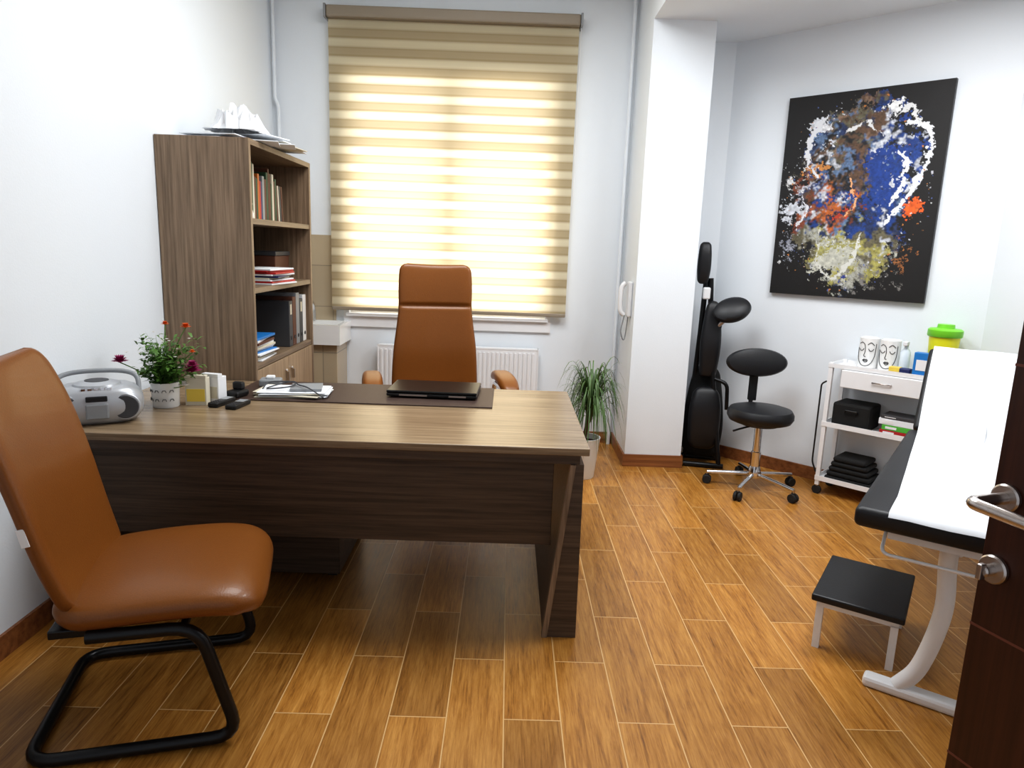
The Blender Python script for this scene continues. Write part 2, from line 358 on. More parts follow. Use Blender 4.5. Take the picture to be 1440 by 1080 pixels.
multibox("pedestal_feet",[((-1.13,2.87,0),(-1.09,2.91,.02)),((-.76,2.87,0),(-.72,2.91,.02)),((-1.13,3.29,0),(-1.09,3.33,.02)),((-.76,3.29,0),(-.72,3.33,.02))],M['black'],dk)
multibox("pedestal_mount",[((-1.1,2.95,.60),(-1.06,3.3,.680)),((-.79,2.95,.60),(-.75,3.3,.680))],M['black'],dk)

dp=box("desk_pad",(-1.25,3.01,.7502),(-.055,3.44,.756),M['pad'],None,.002)
lp=grp("laptop",(-.335,3.27,.757),R(-2))
box("body",(-.21,-.135,.006),(.21,.135,.022),M['black'],lp,.006)
box("lid",(-.21,-.135,.0225),(.21,.135,.034),M['blackm'],lp,.005)
multibox("feet",[((-.19,-.12,0),(-.17,-.1,.007)),((.17,-.12,0),(.19,-.1,.007)),((-.19,.1,0),(-.17,.12,.007)),((.17,.1,0),(.19,.12,.007))],M['rubber'],lp)
multibox("ports",[((-.15,-.1355,.010),(-.02,-.134,.018)),((.08,-.1355,.010),(.16,-.134,.018))],M['steel'],lp)

# boombox
bb=grp("boombox",(-1.555,2.60,.75),R(28))
def superbody(name,hx,hy,z0,z1,mat,parent,bulge=.25):
    V=[];F=[];n=48;m=14
    for j in range(m+1):
        t=j/m; z=z0+(z1-z0)*t; k=1-bulge*abs(2*t-1)**2.6
        if j in(0,m): k*=.93
        for i in range(n):
            a=2*math.pi*i/n; c=math.cos(a);s=math.sin(a)
            V.append((hx*k*math.copysign(abs(c)**.6,c),hy*k*math.copysign(abs(s)**.6,s),z))
    for j in range(m):
        for i in range(n): F.append((j*n+i,j*n+(i+1)%n,(j+1)*n+(i+1)%n,(j+1)*n+i))
    F.append(tuple(range(n))[::-1]);F.append(tuple(m*n+i for i in range(n)))
    return mesh(name,V,F,mat,parent,True)
superbody("body",.155,.105,0,.14,M['silver'],bb)
for sx in(-1,1):
    cyl("speaker_%d"%(sx+2),(sx*.092,-.091,.066),.045,.016,M['dgrey'],bb,(R(90),0,0))
    cyl("speaker_ring_%d"%(sx+2),(sx*.092,-.088,.066),.051,.014,M['silver'],bb,(R(90),0,0))
box("cassette_deck",(-.038,-.108,.025),(.038,-.09,.085),M['grey'],bb,.006)
box("display",(-.035,-.107,.092),(.035,-.085,.112),M['black'],bb,.003)
lathe("cd_lid",[(0,.157),(.05,.155),(.078,.147),(.084,.135),(.084,.115),(0,.115)],M['silver'],bb,(0,0,0))
lathe("cd_window",[(0,.1585),(.04,.1575),(.042,.154),(0,.154)],M['dgrey'],bb)
tube("handle",spl([(-.140,.02,.10),(-.135,.045,.155),(-.09,.07,.175),(0,.075,.18),(.09,.07,.175),(.135,.045,.155),(.140,.02,.10)],20).tolist(),.009,M['grey'],bb)
for i in range(5): box("button_%d"%i,(-.05+i*.021,-.086,.130),(-.034+i*.021,-.072,.141),M['chrome'],bb,.002)

# flower mug
fm=grp("potted_flowers",(-1.425,2.86,.75))
lathe("mug",[(0,0),(.050,0),(.053,.004),(.056,.105),(.052,.105),(.050,.09),(0,.09)],M['ceramic'],fm)
for i in range(5):
    for j in range(2):
        a=R(-160+i*30)
        tube("print_%d_%d"%(i,j),[( .0565*math.cos(a+t*.14),.0565*math.sin(a+t*.14),.03+j*.037+dz) for t,dz in((-1,0),(-.6,.014),(0,.002),(.6,.014),(1,0))],.0012,M['dgrey'],fm)
lathe("soil",[(0,.092),(.050,.090)],M['soil'],fm)
lv=[];st=[]
for i in range(130):
    a=random.uniform(0,2*math.pi); rr=random.uniform(.02,.17); h=random.uniform(.03,.22)
    if math.cos(a)<-.2 and math.sin(a)<0: rr*=.75
    top=Vector((rr*math.cos(a),rr*math.sin(a)*.8,.09+h)); base=Vector((random.uniform(-.03,.03),random.uniform(-.03,.03),.088))
    mid=base.lerp(top,.5)+Vector((0,0,.03))
    st.append(([base,mid,top],.004))
    for k in range(7):
        p=base.lerp(top,random.uniform(.3,1)); b=random.uniform(0,6.28); l=random.uniform(.02,.045)
        q=p+Vector((math.cos(b)*l,math.sin(b)*l,random.uniform(-.015,.02)))
        lv.append(([p,p.lerp(q,.5)+Vector((0,0,.006)),q],random.uniform(.009,.018)))
strips("stems",st,M['stem'],fm); strips("leaves",lv,M['leaf'],fm)
def flower(nm,c,r,mat,parent,layers=3,n=14):
    pet=[]
    for L in range(layers):
        for i in range(n):
            a=2*math.pi*(i+.5*L)/n; k=r*(1-.22*L); up=.25+.35*L
            q=Vector(c)+Vector((math.cos(a)*k,math.sin(a)*k,up*r*.9)); pet.append(([Vector(c),Vector(c).lerp(q,.6)+Vector((0,0,.003)),q],r*.42))
    return strips(nm,pet,mat,parent)
for i,(c,r,mt) in enumerate([((-.165,-.03,.185),.036,'mag'),((.13,-.03,.155),.040,'mag'),((.145,-.06,.185),.028,'mag'),((.085,.03,.33),.024,'orp'),((.0,.03,.34),.018,'orp'),((.10,-.05,.10),.024,'wp'),((.13,-.02,.235),.014,'orp')]):
    flower("flower_%d"%i,c,r,M[mt],fm)
    tube("flower_stem_%d"%i,[(0,0,.085),(c[0]*.4,c[1]*.4,c[2]*.75),c],.0022,M['stem'],fm)
for i in range(22):
    a=random.uniform(0,6.28);rr=random.uniform(.03,.14); flower("bud_%d"%i,(rr*math.cos(a),rr*math.sin(a)-.02,random.uniform(.17,.30)),.009,M['wp'],fm,1,6)

def carton(name,loc,rz,s,mat,mat2):
    g=grp(name,loc,rz)
    box("carton",(-s[0]/2,-s[1]/2,0),(s[0]/2,s[1]/2,s[2]),mat,g,.002)
    box("label",(-s[0]/2+.006,-s[1]/2-.0012,s[2]*.15),(s[0]/2-.006,-s[1]/2+.001,s[2]*.62),mat2,g,.0005)
    box("flap",(-s[0]/2,-s[1]/2,s[2]),(s[0]/2,-s[1]/2+.03,s[2]+.014),mat,g,.001)
    return g
carton("tea_carton",(-1.315,2.915,.75),R(8),(.085,.06,.115),M['cream'],M['yel2'])
carton("tea_carton",(-1.275,2.99,.75),R(-12),(.08,.06,.11),M['white'],M['cream'])
def phone(name,loc,rz,s):
    g=grp(name,loc,rz); box("body",(-s[0]/2,-s[1]/2,0),(s[0]/2,s[1]/2,s[2]),M['black'],g,.006)
    box("screen",(-s[0]/2+.006,s[1]*.05,s[2]),(s[0]/2-.006,s[1]/2-.01,s[2]+.001),M['grey'],g,.0004)
    multibox("keys",[((-.015+.012*i,-s[1]*.4+.014*j,s[2]),(-.007+.012*i,-s[1]*.4+.008+.014*j,s[2]+.0015)) for i in range(3) for j in range(3)],M['dgrey'],g); return g
phone("cordless_phone",(-1.215,2.92,.75),R(-12),(.045,.14,.022))
phone("remote_control",(-1.135,2.89,.75),R(-8),(.05,.13,.020))
ct=grp("cordless_phone_cradle",(-1.205,3.06,.7565),R(-15)); box("base",(-.035,-.045,0),(.035,.045,.03),M['black'],ct,.01); box("cup",(-.025,.0,.03),(.025,.03,.065),M['black'],ct,.008)
pp=grp("paper_pile",(-.97,3.15,.7565),0)
for i in range(8):
    o=box("sheet_%d"%i,(-.15,-.09,i*.003),(.15,.09,i*.003+.0025),M['paper'] if i%3 else M['cream'],pp,0,(0,0,R(random.uniform(-9,9)))); o.location+=Vector((random.uniform(-.02,.02),random.uniform(-.01,.01),0))
box("notebook",(-.02,-.06,.025),(.12,.08,.037),M['grey'],pp,.002,(0,0,R(12)))
tube("tangled_cable",spl([(-.14,-.03,.026),(-.12,.01,.05),(-.02,.03,.05),(.0,-.03,.045),(-.06,-.05,.035),(-.12,-.03,.03),(-.03,.04,.05),(.02,-.01,.045),(.08,-.07,.045),(.16,-.10,.006)],60).tolist(),.003,M['dgrey'],pp)
ob=grp("power_adapter",(-1.14,3.32,.7565),R(10)); box("body",(-.05,-.04,0),(.05,.04,.035),M['grey'],ob,.008); box("plug",(-.02,-.02,.035),(.02,.02,.05),M['whitep'],ob,.005)

# ------------------------------------------------------------------ bookcase
bc=grp("bookcase"); X0,X1,Y0,Y1,Hh=XL+.004,-1.26,3.46,4.50,1.925; t=.028
box("side_near",(X0,Y0,0),(X1,Y0+t,Hh),M['woodZ'],bc,.001)
box("side_far",(X0,Y1-t,0),(X1,Y1,Hh),M['woodZ'],bc,.001)
box("back_board",(X0,Y0+t,.02),(X0+.012,Y1-t,Hh-.02),M['woodZ'],bc)
for i,z in enumerate([Hh-t,1.525,1.185,.80,.05]):
    box("shelf_%d"%i,(X0+.012,Y0+t,z),(X1-(.0 if i in(0,) else .004),Y1-t,z+t),M['woodY'],bc,.001)
box("plinth",(X0+.012,Y0+t,0),(X1-.03,Y1-t,.05),M['woodXd'],bc)
ym=(Y0+Y1)/2
for i,(ya,yz) in enumerate([(Y0+t+.003,ym-.002),(ym+.002,Y1-t-.003)]):
    box("door_leaf_%d"%i,(X1-.022,ya,.08),(X1-.002,yz,.795),M['woodL'],bc,.001)
    cyl("lock_%d"%i,(X1+.003,ym-.05 if i==0 else ym+.05,.72),.010,.012,M['chrome'],bc,(0,R(90),0),16)
    box("key_%d"%i,(X1+.002,(ym-.055 if i==0 else ym+.045),.66),(X1+.02,(ym-.045 if i==0 else ym+.055),.715),M['steel'],bc,.001)
bk=grp("row_of_books"); cols=['brownbk','dgreen','brownbk','cream','navy','brownbk','orange','dgreen','brownbk','grey','dgreen','red']
y=3.56; bi=0
while y<4.05:
    th=random.uniform(.015,.035); hh=random.uniform(.20,.29); dpt=random.uniform(.15,.19); m_=M[cols[(bi*5+2)%12]]; bi+=1
    box("book",(X1-.07-dpt-.01,y,1.5535),(X1-.07,y+th,1.5535+hh),m_,bk,.002)
    y+=th+.001
for i in range(4): box("leaning_book_%d"%i,(X1-.22,4.09+i*.03,1.556),(X1-.08,4.11+i*.03,1.556+.2),M[['brownbk','cream','dgrey','brownbk'][i]],bk,.002,(R(6),0,0))
fg=grp("figurine",(X1-.035,3.53,1.5535)); lathe("body",[(0,0),(.022,0),(.025,.02),(.016,.05),(.020,.07),(.014,.09),(0,.1)],M['ceramic'],fg)
fr=grp("picture_frame",(X1-.10,3.56,1.2135),R(65)); box("frame",(-.06,-.008,.0),(.06,.008,.17),M['brownbk'],fr,.003); box("photo",(-.048,-.010,.012),(.048,-.0075,.158),M['cream'],fr)
fr=grp("picture_frame",(X1-.34,3.70,1.2135),R(85)); box("frame",(-.09,-.008,.0),(.09,.008,.28),M['brownbk'],fr,.003); box("photo",(-.075,-.010,.015),(.075,-.0075,.265),M['grey'],fr)
mg=grp("magazine_stack")
for i in range(9):
    m_=M[['paper','red','paper','cream','navy','paper','red','red','paper'][i]]
    o=box("magazine_%d"%i,(X1-.22,3.76,1.2135+i*.0095),(X1-.01,4.08,1.2135+i*.0095+.0085),m_,mg,.001,(0,0,R(random.uniform(-9,9)))); o.location.x+=random.uniform(-.01,.025)
hb=grp("file_box"); box("body",(X1-.36,4.16,1.2135),(X1-.12,4.42,1.36),M['brownbk'],hb,.004); box("lid",(X1-.365,4.155,1.36),(X1-.115,4.425,1.385),M['dgrey'],hb,.004)
bn=grp("ring_binders")
for i in range(5):
    m_=M[['dgrey','brownbk','grey','dgrey','white'][i]]; ya=4.11+i*.069
    box("binder_%d"%i,(X1-.31,ya,.8285),(X1-.03,ya+.064,1.10+.02*(i%3)),m_,bn,.003)
    if i in(0,3): box("spine_label_%d"%i,(X1-.031,ya+.018,1.02),(X1-.0285,ya+.045,1.08),M['cream'],bn)
    cyl("spine_ring_%d"%i,(X1-.029,ya+.031,.88),.012,.004,M['black'],bn,(0,R(90),0),16)
dc=grp("document_stack")
for i in range(13):
    m_=M[['paper','cream','paper','brownbk','paper','blue','paper'][i%7]]; hh=.0065 if i<8 else .012
    z=.8285+sum(.007 if k<8 else .0125 for k in range(i))
    o=box("doc_%d"%i,(X1-.25,3.56,z),(X1-.03,3.85,z+hh),m_,dc,.001,(0,0,R(random.uniform(-7,7)))); o.location.x+=random.uniform(-.02,.02)
tp=grp("loose_papers",(0,0,0))
for i in range(12):
    zz=Hh+.0035+i*.0045
    o=box("paper_%d"%i,(-.14,-.10,0),(.14,.10,.004),M['paper'] if i!=5 else M['cream'],tp,0,(0,0,R(random.uniform(-20,20))))
    o.location=((-1.54,-1.33,-1.53,-1.30,-1.47,-1.32,-1.52,-1.36,-1.53,-1.34,-1.45,-1.38)[i],(3.60,3.68,3.7,3.85,3.62,4.05,3.85,4.2,3.9,3.78,4.1,3.95)[i],zz)
def crumple(name,cx,cy,sx,sy,h,seed,n=12):
    rs=np.random.RandomState(seed); V=[];F=[]
    for i in range(n):
        for j in range(n):
            u=i/(n-1)-.5;v=j/(n-1)-.5; k=max(0,1-(u*u+v*v)*4)
            V.append((cx+(u+.03*rs.randn())*sx,cy+(v+.03*rs.randn())*sy,Hh+.055+h*k**.5*(.25+1.1*rs.rand())))
    for i in range(n-1):
        for j in range(n-1): a=i*n+j; F.append((a,a+1,a+n+1,a+n))
    return mesh(name,V,F,M['whitep'],tp)
crumple("plastic_bag",-1.40,3.72,.26,.28,.12,1); crumple("tissue_wrap",-1.50,4.05,.24,.4,.09,2)

# ------------------------------------------------------------------ visitor chair (local front = -Y)
vc=grp("visitor_chair",(-1.025,2.015,0),R(105))
slab("seat",[(.27,.42,.26),(.15,.430,.283),(0,.440,.290),(-.15,.440,.288),(-.24,.42,.278),(-.275,.372,.265)],M['leather'],vc,-.05,-.060,crn=.11,pw=5)
slab("backrest",[(.205,.39,.235),(.238,.48,.262),(.272,.60,.278),(.31,.76,.286),(.357,.93,.284),(.42,1.10,.262)],M['leather'],vc,-.030,-.03,crn=.085,pw=8,cup=.022,nv=60)
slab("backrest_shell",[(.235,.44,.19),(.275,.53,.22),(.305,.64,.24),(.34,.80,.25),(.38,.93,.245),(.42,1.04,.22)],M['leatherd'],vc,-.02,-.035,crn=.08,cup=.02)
fw=.268
pts=[(fw,.16,.38),(fw,-.12,.38),(fw,-.215,.021),(fw,.335,.021),(-fw,.335,.021),(-fw,-.215,.021),(-fw,-.12,.38),(-fw,.16,.38)]
tube("sled_frame",rounded(pts,.075),.0185,M['blackm'],vc,False)
tube("cross_bar",[(fw,-.08,.375),(-fw,-.08,.375)],.012,M['blackm'],vc,False)
box("seat_bracket",(-.22,.1,.355),(.22,.27,.38),M['blackm'],vc,.004)
box("back_label",(-.284,.268,.655),(-.279,.288,.705),M['white'],vc,.001,(R(-12),0,0))

# ------------------------------------------------------------------ executive chair
ec=grp("executive_office_chair",(-.37,3.80,0),R(12))
slab("seat",[(.24,.475,.24),(.1,.485,.255),(-.1,.485,.255),(-.2,.47,.245),(-.25,.43,.23)],M['leather'],ec,-.05,-.045,crn=.1)
slab("backrest",[(.20,.46,.235),(.235,.56,.248),(.245,.70,.250),(.245,.86,.240),(.255,1.00,.222),(.265,1.10,.212),(.27,1.22,.212),(.285,1.345,.205)],M['leather'],ec,-.042,-.03,crn=.045,cup=.03,nv=110,pw=6,vp=5,seams=(.735,),sw=.012,sd=.5)
for s in(-1,1):
    tube("arm_frame_%d"%(s+2),rounded([(s*.24,.16,.45),(s*.34,.14,.46),(s*.345,.16,.675),(s*.345,-.14,.685)],.05),.014,M['chrome'],ec,False)
    g=slab("arm_pad_%d"%(s+2),[(.19,.705,.040),(.05,.730,.052),(-.12,.722,.055),(-.24,.685,.044)],M['leather'],ec,-.032,-.022,crn=.035); g.location.x=s*.365
box("tilt_mechanism",(-.10,-.12,.40),(.10,.14,.445),M['black'],ec,.01)
cyl("gas_lift",(0,0,.26),.026,.30,M['chrome'],ec)
cyl("hub",(0,0,.11),.045,.07,M['chrome'],ec)
def star(parent,n,rad,hz,matl,wh=.028,off=0.,rr=.014,zh=.10):
    for i in range(n):
        a=off+2*math.pi*i/n; c,s=math.cos(a),math.sin(a)
        tube("base_arm_%d"%i,[(c*.02,s*.02,zh),(c*rad*.5,s*rad*.5,zh-.008),(c*rad,s*rad,hz)],rr,matl,parent)
        tube("caster_stem_%d"%i,[(c*rad,s*rad,hz+.01),(c*rad,s*rad,.04)],.007,M['steel'],parent,False)
        for q in(-1,1):
            cyl("caster_%d_%d"%(i,q+1),(c*rad-s*q*.013,s*rad+c*q*.013,wh),wh,.018,M['rubber'],parent,(R(90),0,a),20)
        box("caster_fork_%d"%i,(c*rad-.012,s*rad-.012,.035),(c*rad+.012,s*rad+.012,.062),M['black'],parent,.004)
star(ec,5,.29,.075,M['chrome'],off=R(18))

# ------------------------------------------------------------------ ponytail palm
pl=grp("potted_palm",(.52,4.36,0))
lathe("pot",[(0,0),(.075,0),(.08,.01),(.105,.25),(.11,.27),(.10,.27),(.095,.23),(0,.23)],M['potw'],pl)
lathe("soil",[(0,.235),(.096,.235)],M['soil'],pl)
tube("trunk",[(0,0,.22),(.005,0,.28),(.02,.01,.34),(.03,.0,.42)],.014,M['brownbk'],pl)
lv=[]
for i in range(280):
    a=random.uniform(0,6.28); up=random.uniform(.08,.36); rad=random.uniform(.12,.27); z0=random.uniform(.36,.48)
    dr=random.uniform(.0,.38)
    if math.cos(a)<-.3: rad*=.9
    if math.cos(a)>.5: rad=min(rad,.24)
    P=[(.035+math.cos(a)*rad*k*(1.1-.1*k),math.sin(a)*rad*k*.85,z0+up*math.sin(min(1,k*.9)*math.pi*.75)-dr*k**3) for k in np.linspace(0,1,9)]
    lv.append((P,random.uniform(.006,.010)))
strips("leaves",lv,M['leaf2'],pl)

# ------------------------------------------------------------------ painting (canvas on diagonal wall)
def fbm(w,h,base,oct=5,seed=0,ga=.6):
    rs=np.random.RandomState(seed); out=np.zeros((h,w));amp=1;tot=0
    for o in range(oct):
        g=base*2**o; gh=int(g*h/w)+2; gr=rs.rand(gh+2,g+3)
        ys=np.linspace(0,gh,h);xs=np.linspace(0,g,w);yi=ys.astype(int);xi=xs.astype(int);fy=ys-yi;fx=xs-xi
        fy=(fy*fy*(3-2*fy))[:,None];fx=(fx*fx*(3-2*fx))[None,:]
        A=gr[yi][:,xi];B=gr[yi][:,xi+1];C=gr[yi+1][:,xi];E=gr[yi+1][:,xi+1]
        out+=amp*((A*(1-fx)+B*fx)*(1-fy)+(C*(1-fx)+E*fx)*fy);tot+=amp;amp*=ga
    return out/tot
GW,GH=330,440
u,v=np.meshgrid(np.linspace(0,1,GW),np.linspace(0,1,GH))
nx_=[fbm(GW,GH,4,6,s,.65)-.5 for s in (1,2)]; nf=[fbm(GW,GH,24,4,s,.75)-.5 for s in (3,4)]
uu=u+nx_[0]*.38+nf[0]*.12; vv=v+nx_[1]*.32+nf[1]*.11
img=np.ones((GH,GW,3))*np.array([.010,.009,.009])
rs=np.random.RandomState(11)
W_=(.55,.57,.62);K=(.012,.012,.014);BR=(.12,.068,.04);OL=(.13,.115,.07);BD=(.02,.035,.10);BB=(.014,.05,.22);GB=(.12,.19,.32);OR=(.48,.13,.025);RO=(.20,.05,.02);YO=(.36,.33,.10);GY=(.38,.38,.33);PK=(.24,.15,.10)
seeds=[]
for k in range(420):
    a=rs.rand()*6.283; q=rs.rand()**.5*1.05; su=.50+.34*q*math.cos(a); sv=.46+.45*q*math.sin(a)
    if sv>.66: pal=[YO,YO,GY,GY,OL,W_,YO,GY,BD]
    elif su<.34 and sv<.34: pal=[GB,W_,K,BD,GB,BR,K]
    elif su>.60 and sv<.62: pal=[BB,BB,BD,BB,K,BB,GB,W_,K]
    elif su<.50 and .36<sv<.66: pal=[OR,RO,BD,BR,GB,K,BR,W_,BB]
    elif sv>.5: pal=[BB,BD,BB,OL,GY]
    else: pal=[BR,OL,BR,PK,BD,K,GB,OL,BR]
    seeds.append((su,sv,pal[rs.randint(len(pal))]))
best=np.full(u.shape,9.);colr=np.zeros(img.shape)
for su,sv,c in seeds:
    d=np.hypot(uu-su,vv-sv); mk=d<best; best=np.where(mk,d,best); colr[mk]=c
blur=colr.copy()
for _ in range(3): blur=(blur+np.roll(blur,1,0)+np.roll(blur,-1,0)+np.roll(blur,1,1)+np.roll(blur,-1,1))/5
sh=(.35+1.3*fbm(GW,GH,50,3,90,.8))[...,None]
colr=blur*sh
d=((uu-.50)/.36)**2+((vv-.47)/.44)**2
n=fbm(GW,GH,10,6,60,.8)
m=np.clip((1.0-d)*1.2+(n-.5)*3.2+.15,0,.15)/.15*(d<1.2)
img=img*(1-m[...,None])+colr*m[...,None]
def splat(cu,cv,ru,rv,col,dens=.5,seed=0,base=18,soft=.08):
    global img
    d=((u+nf[0]*.10+nx_[0]*.1-cu)/ru)**2+((v+nf[1]*.09+nx_[1]*.1-cv)/rv)**2
    n=fbm(GW,GH,base,5,seed+50,.85)
    n=(n-n.mean())/n.std()*.5
    m=np.clip((1.1-d)*.5+n*.9-(1-dens)*1.0,0,soft)/soft*(d<1.8)
    s2=(.6+.8*fbm(GW,GH,60,2,seed+90))[...,None]
    img=img*(1-m[...,None])+np.array(col)*s2*m[...,None]
splat(.70,.36,.14,.20,(.014,.05,.24),.5,4,9)
splat(.58,.52,.13,.11,(.014,.05,.24),.5,5,9)
splat(.38,.52,.06,.10,(.50,.13,.02),.45,8,9)
splat(.24,.38,.08,.03,(.50,.22,.06),.8,9,9)
splat(.42,.60,.05,.03,(.45,.05,.02),.45,10,9)
splat(.42,.78,.11,.11,(.36,.34,.12),.6,11,9)
splat(.41,.80,.15,.12,(.50,.50,.43),.58,12,12)
splat(.24,.20,.10,.12,(.60,.62,.66),.45,14,9)
splat(.33,.12,.09,.05,(.7,.7,.72),.5,15,12)
splat(.13,.38,.10,.06,(.6,.6,.6),.35,16,16)
splat(.13,.54,.10,.09,(.58,.60,.65),.36,17,12)
splat(.10,.74,.08,.12,(.30,.31,.36),.25,18,20)
splat(.08,.84,.05,.05,(.65,.65,.65),.35,19,20)
splat(.68,.09,.06,.025,(.8,.8,.8),.9,20,9)
splat(.87,.56,.045,.025,(.78,.13,.02),1.2,21,8)
splat(.66,.88,.20,.09,(.18,.17,.16),.15,23,26)
splat(.82,.78,.10,.10,(.30,.12,.04),.15,24,26)
splat(.46,.90,.05,.025,(.03,.05,.25),.6,25,9)
def stroke(pts,wd,col,seed,dens=.5):
    global img
    P=spl(pts,70); d=np.full(u.shape,9.)
    uw=u+nx_[0]*.08+nf[0]*.05; vw=v+nx_[1]*.08+nf[1]*.04
    for k,(a,b) in enumerate(P): d=np.minimum(d,np.hypot(uw-a,(vw-b)*1.3)/(wd*(.5+.5*math.sin(math.pi*k/69))))
    n=fbm(GW,GH,20,4,seed+200,.85); n=(n-n.mean())/n.std()*.4
    m=np.clip((1-d)*1.5+n-(1-dens),0,.15)/.15
    img=img*(1-m[...,None])+np.array(col)*m[...,None]
stroke([(.78,.16),(.89,.22),(.90,.36),(.83,.50),(.70,.62)],.024,(.8,.81,.85),1,.7)
stroke([(.74,.30),(.80,.36),(.78,.46),(.72,.54)],.022,(.8,.81,.85),2,.5)
stroke([(.28,.10),(.18,.20),(.17,.33),(.24,.40)],.024,(.7,.71,.74),3,.5)
stroke([(.16,.45),(.20,.56),(.15,.64)],.020,(.7,.7,.74),4,.45)
stroke([(.30,.66),(.31,.82),(.42,.90),(.54,.80),(.58,.68)],.014,(.65,.65,.6),5,.6)
stroke([(.40,.20),(.52,.14),(.62,.22)],.012,(.7,.7,.7),6,.35)
stroke([(.70,.14),(.78,.10),(.84,.18)],.012,(.7,.7,.7),7,.5)
stroke([(.46,.40),(.50,.52),(.44,.60)],.014,(.75,.4,.2),8,.5)
for k in range(260):
    a=rs.rand()*2*math.pi; r_=.36+.14*rs.rand(); cu=.48+r_*math.cos(a)*.98; cv=.48+r_*math.sin(a)*1.02
    if not(.03<cu<.97 and .03<cv<.97): continue
    s=.002+.005*rs.rand()**3; col=[(.6,.6,.6),(.5,.5,.55),(.5,.2,.05),(.1,.15,.4)][rs.randint(4)]
    mk=np.hypot((u-cu)+nf[0]*.03,(v-cv)*1.33+nf[1]*.03)<s; img[mk]=col
PW,PH=.935,1.24
pc=Vector(((1.79+2.45)/2,(4.75+4.09)/2,1.84))
pg=grp("abstract_painting",pc+nv_*.002,R(-45))
V=[((x/(GW-1)-.5)*PW,-.0305,(.5-y/(GH-1))*PH) for y in range(GH) for x in range(GW)]
F=[(y*GW+x,(y+1)*GW+x,(y+1)*GW+x+1,y*GW+x+1) for y in range(GH-1) for x in range(GW-1)]
m,nt,b=newmat("oil_paint"); at=nt.nodes.new("ShaderNodeVertexColor"); at.layer_name="paint"; nt.links.new(at.outputs[0],b.inputs["Base Color"]); b.inputs["Roughness"].default_value=.6
n_=nt.nodes.new("ShaderNodeTexNoise"); n_.inputs["Scale"].default_value=60; bp=nt.nodes.new("ShaderNodeBump"); bp.inputs["Strength"].default_value=.3; bp.inputs["Distance"].default_value=.002
nt.links.new(n_.outputs[0],bp.inputs["Height"]); nt.links.new(bp.outputs[0],b.inputs["Normal"])
po=mesh("painted_canvas",V,F,m,pg)
ca=po.data.color_attributes.new("paint",'FLOAT_COLOR','POINT'); ca.data.foreach_set("color",np.concatenate([np.clip(img,0,1).reshape(-1,3),np.ones((GW*GH,1))],1).astype(np.float32).ravel())
box("stretcher",(-PW/2,-.030,-PH/2),(PW/2,-.001,PH/2),M['black'],pg,.001)

# ------------------------------------------------------------------ massage chair (folded, black)
mc=grp("massage_chair",(1.40,4.74,0),R(-12))
tube("rail_1",rounded([(-.10,.10,.02),(-.07,.05,.9),(-.06,.04,1.30)],.1),.018,M['blackm'],mc,False)
tube("rail_2",rounded([(.10,.10,.02),(.0,.05,.9),(-.03,.04,1.30)],.1),.018,M['blackm'],mc,False)
tube("rail_3",rounded([(.12,-.10,.02),(.02,-.02,.75),(.06,-.03,1.08)],.1),.016,M['blackm'],mc,False)
tube("foot_1",[(-.13,.10,.02),(.15,.10,.02)],.018,M['blackm'],mc,False)
tube("foot_2",[(-.12,-.10,.02),(.15,-.10,.02)],.018,M['blackm'],mc,False)
slab("chest_pad",[(.0,.62,.055),(-.02,.85,.070),(.0,1.05,.055),(.02,1.15,.035)],M['vinyl'],mc,-.045,-.04,crn=.04)
slab("seat_pad",[(-.03,.12,.09),(-.06,.25,.105),(-.06,.42,.105),(-.02,.56,.08)],M['vinyl'],mc,-.05,-.04,crn=.06)
o=slab("top_pad",[(.02,1.26,.035),(.0,1.36,.045),(.0,1.46,.043),(.02,1.54,.035)],M['vinyl'],mc,-.04,-.03,crn=.03); o.location.x=-.085
lathe("face_cradle",[(0,-.035),(.09,-.035),(.118,-.02),(.125,0),(.118,.02),(.09,.035),(0,.04)],M['vinyl'],mc,(.115,-.08,1.10),36,1.0,.72,(R(55),R(-18),R(5)))
tube("cradle_arm",[(.0,-.02,.95),(.06,-.04,1.0),(.12,-.07,1.08)],.014,M['steel'],mc)
box("strap_buckle",(-.08,-.04,1.16),(-.03,.0,1.24),M['whitep'],mc,.01)
slab("knee_pad",[(.06,.08,.08),(.04,.22,.10),(.05,.36,.08)],M['blackcloth'],mc,-.05,-.04,crn=.06)
tube("arm_support",rounded([(.05,-.04,.62),(.13,-.08,.60),(.14,-.08,.42)],.05),.013,M['blackm'],mc,False)
slab("carry_bag",[(.08,.03,.12),(.06,.25,.14),(.07,.48,.12),(.10,.70,.08)],M['blackcloth'],mc,-.05,-.05,crn=.08)

# ------------------------------------------------------------------ doctor stool
ds=grp("doctor_stool",(1.60,4.22,0),0)
lathe("seat",[(0,.44),(.16,.44),(.185,.45),(.20,.475),(.20,.50),(.185,.525),(.15,.535),(0,.54)],M['vinyl'],ds)
cyl("seat_plate",(0,0,.432),.12,.016,M['black'],ds)
cyl("gas_lift",(0,0,.30),.024,.26,M['chrome'],ds)
cyl("gas_sleeve",(0,0,.19),.030,.12,M['chrome'],ds)
lathe("hub",[(0,.08),(.04,.08),(.045,.10),(.035,.14),(.028,.16),(0,.16)],M['chrome'],ds)
tube("lever",[(0,0,.425),(-.12,-.06,.415),(-.19,-.09,.40)],.006,M['black'],ds)
tube("back_support",rounded([(.0,.05,.425),(.01,.225,.43),(.02,.235,.74)],.05),.014,M['black'],ds,False)
box("back_bracket",(-.005,.215,.53),(.045,.25,.72),M['black'],ds,.006)
lathe("backrest",[(0,-.035),(.12,-.032),(.185,-.02),(.20,0),(.185,.02),(.12,.032),(0,.035)],M['vinyl'],ds,(.02,.205,.785),40,1.0,.46,(R(80),0,0))
star(ds,5,.285,.075,M['chrome'],off=R(-55),rr=.013)

